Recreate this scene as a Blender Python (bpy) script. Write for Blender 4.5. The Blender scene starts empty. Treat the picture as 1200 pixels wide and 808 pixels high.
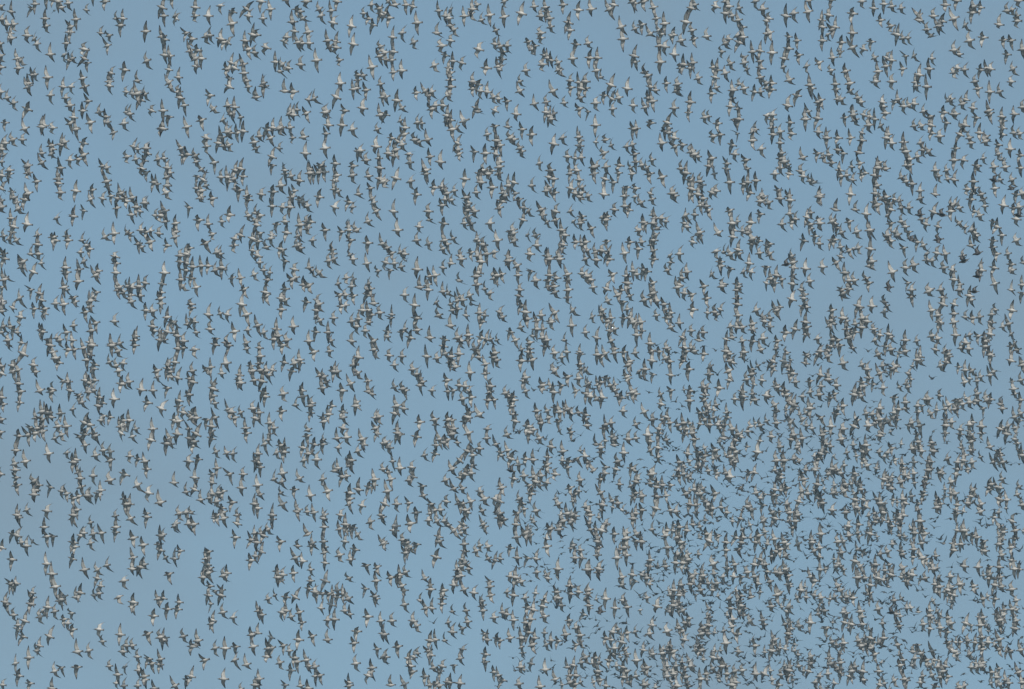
import bpy, math
import numpy as np
from mathutils import Vector, Matrix

# ------------------------------------------------------------------ camera
rad = math.radians
scene = bpy.context.scene
PW, PH = 1200.0, 808.0                      # the photograph's own pixel grid
LENS, SENSOR = 400.0, 36.0                  # long telephoto lens
ELEV = rad(20.0)                            # looking up at the flock
CAM = Vector((0.0, 0.0, 1.7))
cam_data = bpy.data.cameras.new('camera')
cam_data.lens = LENS
cam_data.sensor_width = SENSOR
cam_data.sensor_fit = 'HORIZONTAL'
cam_data.clip_start = 0.5
cam_data.clip_end = 20000.0
cam = bpy.data.objects.new('camera', cam_data)
cam.location = CAM
cam.rotation_euler = (math.pi / 2 + ELEV, 0.0, 0.0)
scene.collection.objects.link(cam)
scene.camera = cam
RIGHT = Vector((1, 0, 0))
UPV = Vector((0, -math.sin(ELEV), math.cos(ELEV)))
FWD = Vector((0, math.cos(ELEV), math.sin(ELEV)))

def ray(px, py):
    """direction of a photograph pixel (unit depth along the view axis)"""
    k = SENSOR / LENS / PW
    return FWD + RIGHT * ((px - PW / 2) * k) + UPV * ((PH / 2 - py) * k)

# ------------------------------------------------------------------ sky and sun
SUN_EL, SUN_AZ = rad(38.0), rad(158.0)      # azimuth from +Y, clockwise: over the photographer's shoulder
world = bpy.data.worlds.new('World')
scene.world = world
world.use_nodes = True
nt = world.node_tree
nt.nodes.clear()
N = nt.nodes.new
out = N('ShaderNodeOutputWorld')
bg = N('ShaderNodeBackground')
sky = N('ShaderNodeTexSky')
sky.sky_type = 'NISHITA'
sky.sun_disc = False
sky.sun_elevation = SUN_EL
sky.sun_rotation = SUN_AZ
sky.altitude = 0.0
sky.air_density = 1.82
sky.dust_density = 1.0
sky.ozone_density = 3.0
tc = N('ShaderNodeTexCoord')
mp = N('ShaderNodeMapping')
mp.inputs['Scale'].default_value = (1.0, 1.0, 1.7)
mp.inputs['Location'].default_value = (4.08, 4.71, 5.65)
nz = N('ShaderNodeTexNoise')                # thin, soft veil of cloud all over the sky
nz.inputs['Scale'].default_value = 20.0
nz.inputs['Detail'].default_value = 4.0
nz.inputs['Roughness'].default_value = 0.45
rp = N('ShaderNodeValToRGB')
rp.color_ramp.interpolation = 'EASE'
rp.color_ramp.elements[0].position = 0.40
rp.color_ramp.elements[0].color = (0.0, 0.0, 0.0, 1)
rp.color_ramp.elements[1].position = 0.72
rp.color_ramp.elements[1].color = (0.8, 0.8, 0.8, 1)
mx = N('ShaderNodeMix')
mx.data_type = 'RGBA'
mx.inputs[7].default_value = (2.52, 3.25, 3.90, 1)
nt.links.new(tc.outputs['Generated'], mp.inputs['Vector'])
nt.links.new(mp.outputs['Vector'], nz.inputs['Vector'])
nt.links.new(nz.outputs['Fac'], rp.inputs['Fac'])
nt.links.new(rp.outputs['Color'], mx.inputs[0])
nt.links.new(sky.outputs['Color'], mx.inputs[6])
nt.links.new(mx.outputs[2], bg.inputs['Color'])
bg.inputs['Strength'].default_value = 0.100
nt.links.new(bg.outputs['Background'], out.inputs['Surface'])

sun_data = bpy.data.lights.new('sun', 'SUN')
sun_data.energy = 3.2
sun_data.angle = rad(0.53)
sun_data.color = (1.0, 0.955, 0.89)
sun = bpy.data.objects.new('sun', sun_data)
to_sun = Vector((math.sin(SUN_AZ) * math.cos(SUN_EL), math.cos(SUN_AZ) * math.cos(SUN_EL), math.sin(SUN_EL)))
sun.rotation_euler = to_sun.to_track_quat('Z', 'Y').to_euler()
sun.location = (0, -20, 60)
scene.collection.objects.link(sun)

scene.view_settings.view_transform = 'Standard'
scene.view_settings.look = 'None'
scene.view_settings.gamma = 1.0
scene.view_settings.use_curve_mapping = False
scene.view_settings.exposure = 0.0

# ------------------------------------------------------------------ ground (below the frame)
def mat_ground():
    m = bpy.data.materials.new('wet_mud')
    m.use_nodes = True
    t = m.node_tree
    b = t.nodes['Principled BSDF']
    n = t.nodes.new('ShaderNodeTexNoise')
    n.inputs['Scale'].default_value = 0.05
    n.inputs['Detail'].default_value = 8
    c = t.nodes.new('ShaderNodeTexCoord')
    r = t.nodes.new('ShaderNodeValToRGB')
    r.color_ramp.elements[0].color = (0.09, 0.086, 0.078, 1)
    r.color_ramp.elements[1].color = (0.175, 0.165, 0.148, 1)
    t.links.new(c.outputs['Object'], n.inputs['Vector'])
    t.links.new(n.outputs['Fac'], r.inputs['Fac'])
    t.links.new(r.outputs['Color'], b.inputs['Base Color'])
    b.inputs['Roughness'].default_value = 0.6
    return m

gm = bpy.data.meshes.new('ground')
G = 9000.0
gm.from_pydata([(-G, -G, 0), (G, -G, 0), (G, G, 0), (-G, G, 0)], [], [(0, 1, 2, 3)])
gm.materials.append(mat_ground())
ground = bpy.data.objects.new('ground', gm)
ground['kind'] = 'structure'
scene.collection.objects.link(ground)

# ------------------------------------------------------------------ plumage
def mat_plumage():
    m = bpy.data.materials.new('plumage')
    m.use_nodes = True
    t = m.node_tree
    b = t.nodes['Principled BSDF']
    a = t.nodes.new('ShaderNodeAttribute')
    a.attribute_name = 'plumage'
    n = t.nodes.new('ShaderNodeTexNoise')       # feather mottling, a few cm across
    n.inputs['Scale'].default_value = 38.0
    n.inputs['Detail'].default_value = 3.0
    c = t.nodes.new('ShaderNodeTexCoord')
    mr = t.nodes.new('ShaderNodeMapRange')
    mr.inputs[1].default_value = 0.25
    mr.inputs[2].default_value = 0.75
    mr.inputs[3].default_value = 0.78
    mr.inputs[4].default_value = 1.18
    oi = t.nodes.new('ShaderNodeObjectInfo')
    mo = t.nodes.new('ShaderNodeMapRange')      # every bird a little lighter or darker
    mo.inputs[3].default_value = 0.84
    mo.inputs[4].default_value = 1.12
    mu = t.nodes.new('ShaderNodeMath'); mu.operation = 'MULTIPLY'
    vm = t.nodes.new('ShaderNodeVectorMath'); vm.operation = 'SCALE'
    t.links.new(c.outputs['Object'], n.inputs['Vector'])
    t.links.new(n.outputs['Fac'], mr.inputs[0])
    t.links.new(oi.outputs['Random'], mo.inputs[0])
    t.links.new(mr.outputs[0], mu.inputs[0])
    t.links.new(mo.outputs[0], mu.inputs[1])
    t.links.new(a.outputs['Color'], vm.inputs[0])
    t.links.new(mu.outputs[0], vm.inputs['Scale'])
    t.links.new(vm.outputs[0], b.inputs['Base Color'])
    b.inputs['Roughness'].default_value = 0.8
    b.inputs['Specular IOR Level'].default_value = 0.2
    return m

PLUM = mat_plumage()

BILL = (0.025, 0.022, 0.02)
CAP = (0.085, 0.08, 0.075)
MANTLE = (0.15, 0.14, 0.13)
BELLY = (0.58, 0.55, 0.50)
BREAST = (0.34, 0.31, 0.28)
RUMP = (0.40, 0.39, 0.37)
TAIL = (0.13, 0.125, 0.12)
UNDER = (0.57, 0.55, 0.50)        # under-wing coverts
UNDERFL = (0.43, 0.41, 0.38)      # flight feathers from below
PRIM = (0.03, 0.03, 0.032)       # primary tips
UPPER = (0.13, 0.12, 0.11)        # upper-wing coverts
BAR = (0.46, 0.45, 0.43)          # white wing bar

def lerp(a, b, t):
    return tuple(a[i] + (b[i] - a[i]) * t for i in range(3))

def bird_mesh_data(dih, hand, sweep, flex, fine=True):
    """One wader, 0.25 m long with a 0.5 m span. Forward +X, left +Y, up +Z.
    dih: shoulder angle, hand: extra angle beyond the wrist, sweep: hand swept back, flex: wrist pushed forward."""
    V, F, C = [], [], []
    # x, half width, half height up, half height down, centre z
    st = [(0.146, 0.0012, 0.0012, 0.0012, -0.003), (0.121, 0.0030, 0.0030, 0.0030, 0.000),
          (0.113, 0.0085, 0.0090, 0.0080, 0.003), (0.101, 0.0135, 0.0145, 0.0125, 0.005),
          (0.083, 0.0150, 0.0155, 0.0150, 0.004), (0.064, 0.0200, 0.0190, 0.0215, 0.001),
          (0.036, 0.0290, 0.0250, 0.0310, -0.002), (0.004, 0.0320, 0.0265, 0.0340, -0.003),
          (-0.030, 0.0270, 0.0230, 0.0280, -0.002), (-0.060, 0.0180, 0.0150, 0.0170, 0.000),
          (-0.082, 0.0150, 0.0075, 0.0085, 0.002), (-0.104, 0.0170, 0.0030, 0.0030, 0.003),
          (-0.122, 0.0185, 0.0016, 0.0016, 0.003)]
    M = 10 if fine else 8
    st = [(x * 0.85, w * 1.06, hu * 1.06, hd * 1.08, cz) for x, w, hu, hd, cz in st]
    if not fine:
        st = [s for k, s in enumerate(st) if k != 2]
    for i, (x, w, hu, hd, cz) in enumerate(st):
        for j in range(M):
            a = 2 * math.pi * j / M
            s, c = math.sin(a), math.cos(a)
            V.append((x, w * c, cz + (hu if s >= 0 else hd) * s))
    for ring in range(len(st) - 1):
        for j in range(M):
            k = (j + 1) % M
            i = ring
            F.append((i * M + j, i * M + k, (i + 1) * M + k, (i + 1) * M + j))
            under = math.sin(2 * math.pi * (j + 0.5) / M) < 0.25
            i += 0 if fine or i < 2 else 1
            if i == 0: col = BILL
            elif i <= 3: col = lerp(CAP, BREAST, 0.55) if under else CAP
            elif i <= 5: col = lerp(BREAST, BELLY, 0.35 * (i - 3)) if under else MANTLE
            elif i <= 8: col = BELLY if under else MANTLE
            elif i == 9: col = RUMP
            elif i == 10: col = lerp(RUMP, TAIL, 0.5)
            else: col = TAIL
            C.append(col)
    F.append(tuple(range(M - 1, -1, -1))); C.append(BILL)
    e = (len(st) - 1) * M
    F.append(tuple(range(e, e + M))); C.append(TAIL)
    # wings: u along the span (0..0.36 arm, then hand), chord by station
    us = [0.0, 0.14, 0.26, 0.36, 0.47, 0.58, 0.69, 0.79, 0.88, 0.95, 1.0]
    ch = [0.084, 0.081, 0.077, 0.071, 0.061, 0.051, 0.041, 0.031, 0.021, 0.011, 0.002]
    if not fine:
        keep = (0, 2, 3, 4, 6, 7, 8, 10)
        us = [us[k] for k in keep]; ch = [ch[k] for k in keep]
    LA, LH = 0.077, 0.156
    cf = [0.0, 0.16, 0.5, 0.82, 1.0]              # chord fractions
    th = [0.0, 0.0042, 0.0032, 0.0014, 0.0]       # half thickness
    if not fine:
        cf, th = [0.0, 0.22, 0.72, 1.0], [0.0, 0.0042, 0.0022, 0.0]
    for side in (1, -1):
        x, y, z = 0.044, 0.014, 0.010
        pts = []
        for n, u in enumerate(us):
            if n:
                du = u - us[n - 1]
                if u <= 0.361:
                    L = LA * du / 0.36; sw = -flex; d = dih
                else:
                    q = (u - 0.36) / 0.64
                    L = LH * du / 0.64; sw = sweep * (0.65 + 0.7 * q); d = dih + hand * (0.6 + 0.6 * q)
                x -= L * math.sin(rad(sw))
                y += L * math.cos(rad(sw)) * math.cos(rad(d))
                z += L * math.cos(rad(sw)) * math.sin(rad(d))
            if u <= 0.361: d = dih; back = 0.0
            else:
                q = (u - 0.36) / 0.64
                d = dih + hand * (0.6 + 0.6 * q); back = sweep * 0.55 * q
            pts.append((x, y, z, d, back, ch[n]))
        base = len(V)
        K = len(cf)
        R = 2 * K - 2
        for (px, py, pz, d, back, c) in pts:
            ny, nz_ = -math.sin(rad(d)), math.cos(rad(d))
            cb, sb = math.cos(rad(back)), math.sin(rad(back))
            ring = [(f, t) for f, t in zip(cf, th)] + [(cf[k], -th[k]) for k in range(K - 2, 0, -1)]
            for f, t in ring:
                tt = t * min(1.0, c / 0.06) + 0.006 * math.sin(math.pi * f) * c / 0.08
                # chord runs backwards, turning outwards a little along the hand
                vx = px - c * f * cb
                vy = py + c * f * sb * math.cos(rad(d)) + ny * tt
                vz = pz + c * f * sb * math.sin(rad(d)) + nz_ * tt - 0.07 * c * f
                V.append((vx, side * vy, vz))
        for n in range(len(us) - 1):
            um = 0.5 * (us[n] + us[n + 1])
            for k in range(R):
                a, b_ = base + n * R + k, base + n * R + (k + 1) % R
                c_, d_ = base + (n + 1) * R + (k + 1) % R, base + (n + 1) * R + k
                F.append((a, b_, c_, d_) if side > 0 else (a, d_, c_, b_))
                top = k < K - 1
                f = k if top else R - 1 - k           # chord strip, leading to trailing edge
                if not fine: f = (0, 1, 3)[f]
                if top:
                    if um < 0.45: col = (UPPER, UPPER, lerp(UPPER, BAR, 0.6), PRIM)[f]
                    elif um < 0.75: col = (PRIM, lerp(PRIM, BAR, 0.5), lerp(PRIM, UPPER, 0.5), PRIM)[f]
                    else: col = PRIM
                else:
                    if um < 0.42: col = (lerp(UNDER, UPPER, 0.5), UNDER, lerp(UNDER, UNDERFL, 0.4), UNDERFL)[f]
                    elif um < 0.58: col = (lerp(UNDER, PRIM, 0.6), UNDER, UNDERFL, lerp(UNDERFL, PRIM, 0.2))[f]
                    elif um < 0.78: col = (lerp(UNDERFL, PRIM, 0.8), lerp(UNDERFL, PRIM, 0.4), lerp(UNDERFL, PRIM, 0.45), lerp(UNDERFL, PRIM, 0.65))[f]
                    elif um < 0.85: col = lerp(UNDERFL, PRIM, 0.92)
                    else: col = PRIM
                C.append(col)
        F.append(tuple(base + k for k in range(R)) if side < 0 else tuple(base + k for k in range(R - 1, -1, -1)))
        C.append(UNDER)
    return np.array(V, dtype=np.float64), F, C

# wing beats: shoulder, hand, sweep, flex
POSES = {
    'level': [(2, -2, 14, 8), (7, -6, 20, 10), (-4, 0, 16, 8), (11, -4, 18, 10), (4, 10, 12, 6), (-2, -14, 18, 10)],
    'raised': [(28, -8, 16, 10), (40, -14, 20, 12), (34, 2, 22, 10), (22, 4, 20, 10), (48, -20, 18, 12), (26, 18, 26, 12)],
    'lowered': [(-26, -8, 18, 10), (-38, -10, 24, 14), (-30, -18, 16, 8), (-20, -14, 22, 10), (-44, -6, 20, 12), (-14, -24, 20, 8)],
    'swept': [(26, -8, 44, 14), (14, -6, 48, 16), (38, -10, 40, 10), (32, 4, 50, 12), (20, 10, 52, 8), (8, -4, 56, 14)],
    'folded': [(16, -14, 58, 30), (-18, -12, 56, 28), (34, -8, 54, 24)],
}

# ------------------------------------------------------------------ placing
rng = np.random.default_rng(11)
LIB = {k: [bird_mesh_data(*p) for p in v] for k, v in POSES.items()}             # near birds
LOW = {k: [bird_mesh_data(*p, fine=False) for p in v] for k, v in POSES.items()}  # the rest of the flock
MESH = {}

def bird_mesh(kind, n, shade=1.0):
    if (kind, n, shade) not in MESH:
        V, F, C = LIB[kind][n]
        me = bpy.data.meshes.new('wader_' + kind)
        me.from_pydata([tuple(v) for v in V], [], F)
        at = me.color_attributes.new('plumage', 'FLOAT_COLOR', 'CORNER')
        buf = []
        for f, c in zip(F, C):
            buf += [c[0] * shade, c[1] * shade, c[2] * shade, 1.0] * len(f)
        at.data.foreach_set('color', buf)
        me.polygons.foreach_set('use_smooth', [True] * len(F))
        me.materials.append(PLUM)
        MESH[(kind, n, shade)] = me
    return MESH[(kind, n, shade)]

def bank_matrix(heading, roll, climb):
    """heading 0 = flying left across the view, positive turns away from the camera;
    roll 90 = belly square to the camera, left wing up."""
    h, r, c = rad(heading), rad(roll), rad(climb)
    fh = Vector((-math.cos(h), math.sin(h), 0))
    side = Vector((math.sin(h), math.cos(h), 0))          # horizontal, away from the camera
    f = fh * math.cos(c) + Vector((0, 0, math.sin(c)))
    u0 = -fh * math.sin(c) + Vector((0, 0, math.cos(c)))
    u = u0 * math.cos(r) + side * math.sin(r)
    l = u.cross(f)
    return Matrix((f, l, u)).transposed()

ROLL = {'level': (63, 13), 'raised': (54, 12), 'lowered': (54, 13), 'swept': (67, 14), 'folded': (64, 17)}
HEAD = {'level': (7, 15), 'raised': (12, 13), 'lowered': (9, 14), 'swept': (30, 13), 'folded': (24, 20)}

def attitude(kind):
    m, s = ROLL[kind]
    a, b = HEAD[kind]
    climb = rng.normal(1, 11)
    heading = rng.normal(a, b)
    return bank_matrix(heading, rng.normal(m, s), climb), climb, heading

def edge_on():
    """a far bird seen along the plane of its wings, mostly flying away or coming on"""
    a = rng.normal(0, 0.42)
    u = (UPV * math.cos(a) + RIGHT * math.sin(a) + FWD * rng.normal(0, 0.16)).normalized()
    f = FWD * rng.choice([-1, 1]) + RIGHT * rng.normal(0, 0.45)
    f = (f - u * f.dot(u)).normalized()
    return Matrix((f, u.cross(f), u)).transposed()

class Flock:
    """joins many birds into one mesh"""
    def __init__(self):
        self.v, self.f, self.n, self.c, self.off = [], [], [], [], 0
        self.cache = {}
    def add(self, data, mat, loc, scale, tone):
        V, F, C = data
        if id(F) not in self.cache:
            n = np.array([len(f) for f in F])
            idx = np.array([i for f in F for i in f])
            col = np.repeat(np.array([(c[0], c[1], c[2], 1.0) for c in C]), n, axis=0)
            self.cache[id(F)] = (n, idx, col)
        n, idx, col = self.cache[id(F)]
        self.v.append((V * scale) @ np.array(mat).T + np.array(loc))
        self.n.append(n); self.f.append(idx + self.off)
        self.c.append(col * np.array((tone, tone, tone, 1.0)))
        self.off += len(V)
    def build(self, name, label, category):
        me = bpy.data.meshes.new(name)
        v = np.concatenate(self.v)
        me.vertices.add(len(v)); me.vertices.foreach_set('co', v.ravel())
        f = np.concatenate(self.f)
        me.loops.add(len(f)); me.loops.foreach_set('vertex_index', f)
        n = np.concatenate(self.n)
        me.polygons.add(len(n))
        me.polygons.foreach_set('loop_start', np.concatenate([[0], np.cumsum(n)[:-1]]))
        me.polygons.foreach_set('loop_total', n)
        me.polygons.foreach_set('use_smooth', [True] * len(n))
        me.update(calc_edges=True)
        at = me.color_attributes.new('plumage', 'FLOAT_COLOR', 'CORNER')
        at.data.foreach_set('color', np.concatenate(self.c).ravel())
        me.materials.append(PLUM)
        o = bpy.data.objects.new(name, me)
        o['kind'] = 'stuff'; o['label'] = label; o['category'] = category
        scene.collection.objects.link(o)
        return o

# ------------------------------------------------------------------ where each bird's body is in the photograph (x, y pairs)
# l wings level, r raised, d lowered, s swept back, f half folded, k dark back turned
BIRDS = {
    'r': [
        13, 14, 72, 9, 80, 4, 9, 29, 14, 45, 59, 64, 20, 69, 22, 80, 244, 19, 259, 46, 230, 78, 193, 65, 209, 91, 161, 95,
        275, 80, 336, 0, 343, 26, 374, 11, 328, 84, 399, 98, 463, 6, 522, 19, 528, 30, 554, 11, 586, 55, 452, 70, 471, 83, 554, 96,
        626, 8, 693, 11, 728, 32, 762, 40, 790, 64, 871, 44, 850, 86, 976, 68, 996, 98, 1077, 24, 1171, 29, 1198, 58, 1077, 88, 33, 102,
        99, 102, 29, 151, 49, 149, 88, 150, 49, 180, 49, 191, 33, 195, 191, 151, 267, 124, 266, 155, 269, 102, 156, 172, 196, 197, 301, 114,
        334, 107, 361, 117, 425, 127, 341, 132, 344, 135, 385, 147, 381, 174, 446, 135, 320, 150, 330, 150, 358, 180, 441, 172, 452, 114, 471, 127,
        571, 108, 544, 142, 501, 164, 455, 180, 516, 190, 581, 181, 586, 190, 609, 107, 648, 107, 626, 122, 605, 134, 725, 115, 735, 104, 649, 169,
        681, 185, 859, 106, 776, 168, 814, 181, 851, 198, 923, 124, 980, 105, 982, 116, 1000, 135, 1034, 120, 941, 185, 1007, 179, 1041, 158, 984, 200,
        1052, 117, 1132, 117, 1189, 134, 1131, 147, 1184, 175, 1096, 200, 33, 227, 69, 215, 106, 234, 142, 227, 32, 263, 19, 282, 155, 232, 244, 263,
        282, 276, 351, 212, 448, 286, 461, 248, 518, 219, 564, 214, 466, 270, 521, 282, 583, 282, 560, 300, 643, 208, 669, 221, 708, 228, 741, 204,
        688, 294, 818, 228, 803, 253, 842, 273, 914, 233, 979, 246, 1015, 251, 1026, 227, 1020, 272, 1078, 224, 1096, 228, 1111, 210, 1118, 211, 1176, 241,
        1094, 249, 1138, 288, 1108, 298, 92, 330, 23, 350, 15, 361, 2, 365, 140, 337, 12, 383, 131, 403, 193, 320, 154, 354, 220, 380, 244, 369,
        159, 394, 289, 402, 362, 314, 430, 309, 420, 374, 344, 383, 362, 400, 489, 316, 492, 337, 529, 309, 519, 342, 530, 364, 546, 370, 528, 382,
        596, 306, 504, 396, 656, 304, 711, 339, 608, 347, 641, 399, 699, 396, 746, 380, 799, 326, 805, 319, 864, 384, 770, 353, 796, 379, 819, 399,
        898, 332, 944, 315, 995, 329, 1046, 319, 928, 351, 1022, 359, 988, 373, 1116, 317, 1185, 340, 1138, 352, 1132, 402, 1198, 334, 42, 436, 47, 458,
        100, 446, 134, 468, 60, 489, 151, 448, 166, 457, 179, 458, 208, 443, 265, 426, 260, 438, 282, 449, 230, 490, 288, 502, 312, 435, 378, 455,
        411, 450, 420, 419, 432, 459, 440, 490, 551, 437, 562, 486, 709, 415, 650, 435, 646, 454, 706, 466, 665, 480, 764, 423, 780, 420, 892, 410,
        839, 475, 852, 484, 870, 459, 755, 483, 858, 503, 944, 426, 999, 408, 962, 440, 971, 445, 1002, 459, 1004, 493, 1031, 479, 1109, 425, 1185, 423,
        1131, 434, 1131, 448, 1188, 456, 1145, 470, 1175, 479, 1189, 489, 64, 514, 100, 522, 19, 528, 30, 541, 57, 532, 94, 561, 45, 569, 40, 580,
        20, 604, 155, 512, 208, 509, 266, 531, 170, 541, 204, 566, 218, 577, 228, 560, 228, 574, 235, 586, 249, 566, 283, 572, 188, 589, 395, 514,
        331, 555, 331, 591, 351, 561, 364, 581, 396, 549, 305, 580, 420, 574, 380, 604, 446, 604, 468, 510, 469, 549, 511, 522, 530, 550, 581, 521,
        496, 581, 532, 573, 552, 588, 660, 529, 699, 521, 731, 531, 625, 539, 608, 545, 686, 535, 680, 563, 696, 551, 709, 555, 759, 510, 806, 532,
        848, 514, 865, 509, 888, 530, 814, 574, 876, 594, 845, 595, 910, 540, 986, 515, 975, 550, 1015, 594, 1060, 557, 1071, 555, 1122, 542, 1160, 524,
        1141, 579, 1150, 591, 22, 607, 20, 628, 31, 640, 85, 607, 99, 668, 19, 684, 89, 700, 6, 706, 153, 608, 221, 614, 262, 608, 278, 614,
        204, 655, 155, 667, 238, 677, 361, 626, 366, 637, 411, 656, 448, 607, 355, 658, 346, 700, 408, 702, 462, 622, 512, 611, 498, 678, 545, 646,
        532, 686, 544, 691, 605, 630, 655, 621, 700, 651, 674, 654, 682, 654, 606, 654, 628, 655, 654, 667, 688, 668, 701, 671, 638, 705, 780, 628,
        812, 615, 824, 675, 860, 676, 888, 684, 880, 700, 939, 692, 1094, 667, 1071, 644, 1118, 645, 1146, 665, 1142, 691, 8, 709, 58, 746, 91, 764,
        64, 787, 61, 807, 232, 751, 275, 774, 297, 758, 289, 779, 163, 786, 262, 796, 205, 804, 376, 713, 410, 720, 446, 728, 302, 742, 384, 750,
        362, 781, 352, 804, 304, 796, 435, 788, 449, 743, 506, 713, 484, 728, 589, 718, 598, 748, 571, 750, 539, 772, 539, 801, 458, 803, 627, 748,
        646, 751, 663, 744, 718, 741, 665, 782, 651, 796, 639, 785, 746, 774, 633, 805, 770, 711, 764, 733, 859, 726, 851, 754, 886, 790, 896, 790,
        794, 804, 959, 720, 996, 736, 1054, 734, 1196, 762, 1108, 781, 1194, 788, 1179, 797,
    ],
    's': [
        2, 23, 54, 31, 136, 22, 16, 29, 32, 42, 40, 46, 43, 52, 75, 65, 85, 69, 118, 39, 24, 71, 41, 88, 130, 86, 205, 19,
        206, 22, 258, 7, 291, 19, 246, 42, 267, 50, 298, 62, 172, 72, 355, 22, 308, 22, 376, 19, 390, 27, 435, 6, 336, 44, 333, 48,
        354, 51, 362, 51, 300, 64, 386, 55, 352, 76, 331, 76, 338, 80, 446, 99, 455, 2, 471, 39, 528, 12, 526, 22, 532, 35, 512, 39,
        552, 17, 564, 24, 581, 36, 580, 52, 528, 48, 561, 58, 594, 54, 541, 74, 509, 77, 585, 82, 634, 19, 645, 32, 689, 51, 744, 34,
        654, 74, 671, 69, 704, 91, 656, 84, 654, 82, 616, 83, 609, 96, 668, 95, 686, 96, 772, 36, 786, 42, 798, 48, 814, 6, 811, 36,
        828, 43, 779, 55, 818, 92, 866, 10, 858, 19, 864, 42, 850, 51, 856, 75, 875, 82, 885, 2, 894, 11, 755, 85, 794, 99, 930, 16,
        971, 18, 945, 78, 1010, 2, 1045, 8, 1048, 40, 1039, 68, 925, 94, 1026, 96, 1045, 96, 1056, 10, 1094, 19, 1101, 31, 1086, 35, 1141, 8,
        1131, 30, 1136, 48, 1180, 13, 1192, 19, 1194, 1, 1058, 45, 1064, 45, 1071, 66, 1118, 59, 1124, 64, 1092, 69, 1118, 85, 1130, 82, 1161, 81,
        1142, 96, 1187, 81, 1, 108, 8, 115, 16, 121, 59, 112, 83, 102, 77, 115, 128, 101, 15, 164, 26, 164, 82, 124, 116, 132, 126, 144,
        145, 145, 148, 132, 6, 168, 76, 167, 82, 188, 125, 197, 162, 113, 170, 111, 155, 110, 152, 134, 199, 102, 209, 108, 250, 128, 261, 141,
        270, 156, 262, 171, 268, 171, 242, 172, 298, 167, 298, 114, 291, 102, 161, 175, 171, 174, 159, 187, 166, 198, 229, 183, 230, 190, 185, 187,
        192, 186, 236, 199, 368, 116, 418, 104, 348, 129, 338, 134, 382, 131, 413, 152, 327, 151, 304, 160, 340, 150, 356, 161, 327, 174, 422, 177,
        429, 188, 378, 195, 506, 108, 510, 124, 519, 124, 525, 112, 563, 107, 578, 114, 584, 116, 560, 131, 535, 150, 469, 142, 489, 144, 494, 145,
        486, 164, 491, 167, 471, 170, 479, 181, 480, 191, 537, 176, 571, 158, 595, 149, 598, 162, 566, 200, 680, 115, 640, 120, 649, 134, 698, 121,
        718, 128, 742, 124, 602, 164, 609, 174, 611, 178, 659, 162, 679, 171, 698, 167, 665, 184, 632, 192, 699, 194, 710, 196, 734, 172, 741, 170,
        739, 197, 645, 200, 768, 106, 794, 104, 792, 107, 790, 127, 839, 103, 826, 138, 830, 137, 858, 116, 865, 128, 861, 181, 872, 104, 891, 108,
        898, 103, 784, 151, 790, 162, 764, 188, 752, 194, 758, 197, 798, 198, 818, 184, 810, 178, 882, 155, 885, 152, 892, 175, 899, 136, 996, 107,
        1005, 115, 1009, 120, 1002, 141, 1012, 135, 1019, 137, 1035, 125, 905, 135, 905, 150, 914, 155, 914, 168, 919, 190, 924, 194, 914, 197, 959, 155,
        968, 161, 965, 184, 971, 182, 982, 176, 1032, 148, 1045, 168, 998, 196, 1038, 198, 938, 201, 1018, 147, 1074, 101, 1059, 125, 1065, 124, 1071, 122,
        1082, 131, 1114, 117, 1128, 122, 1140, 127, 1171, 108, 1198, 126, 1071, 148, 1080, 148, 1101, 160, 1116, 134, 1128, 150, 1156, 161, 1155, 166, 1138, 168,
        1188, 156, 1195, 157, 1058, 175, 1078, 168, 1082, 176, 1088, 178, 1075, 184, 1062, 194, 1129, 188, 1152, 186, 1146, 196, 1165, 196, 1170, 181, 1174, 187,
        1109, 200, 1178, 196, 2, 206, 2, 221, 16, 232, 20, 238, 21, 245, 71, 226, 126, 218, 120, 233, 144, 232, 66, 256, 4, 277, 11, 280,
        44, 276, 78, 277, 96, 282, 101, 288, 94, 296, 123, 278, 36, 298, 45, 298, 149, 273, 195, 208, 196, 218, 195, 226, 199, 203, 169, 238,
        171, 239, 182, 253, 241, 218, 230, 221, 235, 232, 259, 208, 274, 210, 276, 221, 291, 253, 299, 250, 260, 260, 275, 280, 274, 288, 296, 294,
        165, 270, 176, 271, 186, 274, 166, 290, 254, 296, 258, 298, 211, 300, 341, 207, 329, 218, 306, 228, 331, 243, 355, 237, 360, 242, 396, 225,
        392, 243, 413, 206, 420, 228, 413, 243, 432, 207, 438, 238, 431, 260, 449, 213, 334, 260, 359, 260, 360, 268, 366, 282, 349, 277, 348, 288,
        352, 291, 312, 290, 317, 280, 331, 294, 408, 266, 418, 270, 389, 293, 410, 299, 452, 213, 481, 213, 520, 222, 532, 224, 522, 234, 529, 235,
        502, 248, 503, 258, 558, 226, 572, 204, 584, 204, 549, 241, 556, 248, 544, 262, 552, 263, 592, 230, 574, 262, 491, 266, 488, 282, 502, 286,
        531, 280, 519, 292, 558, 281, 566, 287, 579, 296, 539, 300, 454, 291, 469, 296, 474, 298, 614, 244, 619, 248, 623, 218, 640, 224, 682, 220,
        689, 230, 679, 231, 674, 227, 744, 231, 732, 242, 720, 246, 641, 261, 636, 252, 651, 248, 668, 248, 672, 260, 680, 262, 706, 255, 662, 276,
        658, 292, 602, 274, 602, 283, 601, 270, 618, 276, 629, 288, 621, 298, 705, 294, 698, 296, 654, 301, 762, 227, 764, 234, 751, 238, 788, 227,
        791, 230, 820, 213, 822, 217, 834, 226, 839, 224, 837, 204, 891, 230, 828, 242, 814, 252, 805, 266, 819, 276, 864, 260, 870, 271, 876, 273,
        882, 280, 764, 252, 765, 262, 775, 256, 780, 260, 770, 268, 785, 300, 796, 298, 839, 295, 848, 296, 856, 298, 866, 298, 890, 297, 908, 204,
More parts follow.
